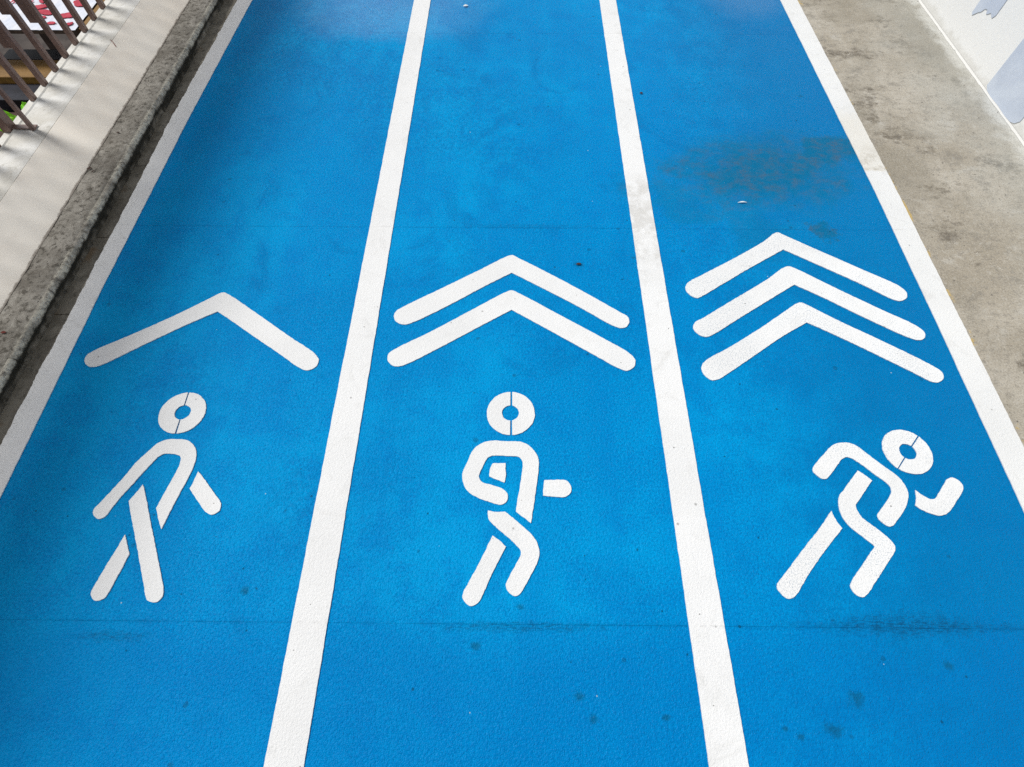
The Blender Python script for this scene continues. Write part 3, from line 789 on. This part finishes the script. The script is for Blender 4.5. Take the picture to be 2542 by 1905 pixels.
tag(mesh_obj('twig', bm, M['leaf_red']), 'thin reddish twig lying across the upper edge of the beige parapet', 'twig')

# ------------------------------------------------------------------ what shows between the bars, down in the street
st = empty('market_stall', (-6.1, 7.5, -2.8))
tag(st, 'market table in the street below under a white printed cloth', 'table')
tbl = part(box_obj('table_top', -7.00, -5.285, 6.80, 8.30, -1.86, -1.815, M['wood'], None, 0.005), st)
for x in (-6.9, -5.38):
    for y in (6.9, 8.2):
        part(box_obj('leg', x - 0.03, x + 0.03, y - 0.03, y + 0.03, -2.8, -1.86, M['wood']), st)
cl = empty('printed_cloth', (-6.15, 7.5, -1.81))
tag(cl, 'white cloth with red lettering and red blotches, seen between the railing bars', 'cloth')
bm = bmesh.new()
nx, ny = 36, 30
g = [[bm.verts.new((-6.48 + 1.195 * i / nx, 6.787 + 1.52 * j / ny, -1.806 + 0.006 * nz(i * 0.5, j * 0.5, 3))) for i in range(nx + 1)] for j in range(ny + 1)]
for j in range(ny):
    for i in range(nx):
        bm.faces.new((g[j][i], g[j][i + 1], g[j + 1][i + 1], g[j + 1][i]))
part(mesh_obj('sheet', bm, M['poster']), cl)
txt = bpy.data.curves.new('lettering', 'FONT'); txt.body = 'SAL'; txt.size = 0.34; txt.extrude = 0.001
tmp = bpy.data.objects.new('tmp_text', txt); col.objects.link(tmp)
dg = bpy.context.evaluated_depsgraph_get()
tme = bpy.data.meshes.new_from_object(tmp.evaluated_get(dg)); tme.name = 'lettering'
bpy.data.objects.remove(tmp)
tme.materials.clear(); tme.materials.append(M['red'])
lo = bpy.data.objects.new('lettering', tme); col.objects.link(lo)
lo.parent = cl
lo.location = (-0.15 - 0.10, -0.13, 0.018); lo.rotation_euler = (0, 0, R(8)); lo.scale = (0.62, 1.0, 1.0)
for (x, y, a, b, rz) in ((-5.93, 7.30, 0.09, 0.05, 0.4), (-5.80, 7.17, 0.11, 0.05, -0.3), (-5.52, 7.09, 0.10, 0.06, 0.2), (-5.99, 7.52, 0.05, 0.14, 0.3), (-5.62, 6.92, 0.05, 0.03, 0.0), (-5.40, 6.90, 0.05, 0.03, 0.8), (-5.47, 7.40, 0.07, 0.10, 0.5), (-5.78, 7.05, 0.035, 0.03, 0.2)):
    pts = []
    for k in range(18):
        t = 2 * math.pi * k / 18
        r = 1 + 0.45 * nz(math.cos(t) * 1.6 + x * 9, math.sin(t) * 1.6 + y * 9)
        px, py = a * r * math.cos(t), b * r * math.sin(t)
        pts.append(Vector((x + px * math.cos(rz) - py * math.sin(rz) + 6.15, y + px * math.sin(rz) + py * math.cos(rz) - 7.5)))
    paint_sheet('printed_blotch', pts, M['red'], cl, top=0.019, base=0.012)

def crate(x0, x1, y0, y1, z0, z1, mat, label):
    o = empty('crate', ((x0 + x1) / 2, (y0 + y1) / 2, z0))
    tag(o, label, 'crate', 'crates in the street below')
    t = 0.02
    part(box_obj('base', x0, x1, y0, y1, z0, z0 + t, mat), o)
    for a in ((x0, x0 + t, y0, y1), (x1 - t, x1, y0, y1)):
        part(box_obj('side_panel', a[0], a[1], a[2], a[3], z0 + t, z1, mat, None, 0.003), o)
    for a in ((x0 + t, x1 - t, y0, y0 + t), (x0 + t, x1 - t, y1 - t, y1)):
        part(box_obj('end_panel', a[0], a[1], a[2], a[3], z0 + t, z1, mat, None, 0.003), o)
    part(box_obj('lid', x0 - 0.01, x1 + 0.01, y0 - 0.01, y1 + 0.01, z1 + 0.001, z1 + 0.018, mat, None, 0.004), o)
    return o
crate(-6.55, -5.72, 6.50, 6.86, -2.8, -2.22, M['ochre'], 'ochre crate in the street below the railing, between two dark crates')
crate(-6.55, -5.76, 6.885, 7.10, -2.8, -2.22, M['black'], 'black crate touching the far side of the ochre crate in the street')
crate(-6.45, -5.62, 6.16, 6.475, -2.8, -2.30, M['black'], 'black crate touching the near side of the ochre crate in the street')
crate(-5.24, -5.02, 6.82, 7.60, -2.8, -1.82, M['ochre'], 'tall ochre crate beside the printed cloth in the street below')

def bag(loc, size, label, seed):
    bm = bmesh.new()
    bmesh.ops.create_icosphere(bm, subdivisions=4, radius=1.0)
    for v in bm.verts:
        p = v.co.copy()
        q = 1 + 0.30 * noise.ridged_multi_fractal(p * 1.3 + Vector((seed, 0, 0)), 1.0, 2.0, 3, 1.0, 2.0) * 0.5 + 0.12 * nz(p.x * 4, p.y * 4, p.z * 4 + seed)
        pinch = 1.0 - 0.75 * max(0.0, p.z) ** 1.5
        v.co = Vector((p.x * q * pinch, p.y * q * 0.75 * pinch, max(-0.55, p.z * q * (1.25 if p.z > 0 else 0.6)))) * size
    o = mesh_obj('plastic_bag', bm, M['green'])
    o.location = loc
    return tag(o, label, 'bag', 'green bags in the street below')
bag((-5.98, 5.74, -2.33), 0.135, 'larger bright green plastic bag in the street below the railing end post', 1.0)
bag((-5.90, 6.03, -2.33), 0.07, 'smaller green plastic bag half hidden behind the parapet ledge', 4.0)
crate(-6.35, -5.55, 5.45, 6.10, -2.8, -2.43, M['leaf'], 'dark brown crate in the street carrying the green bags')
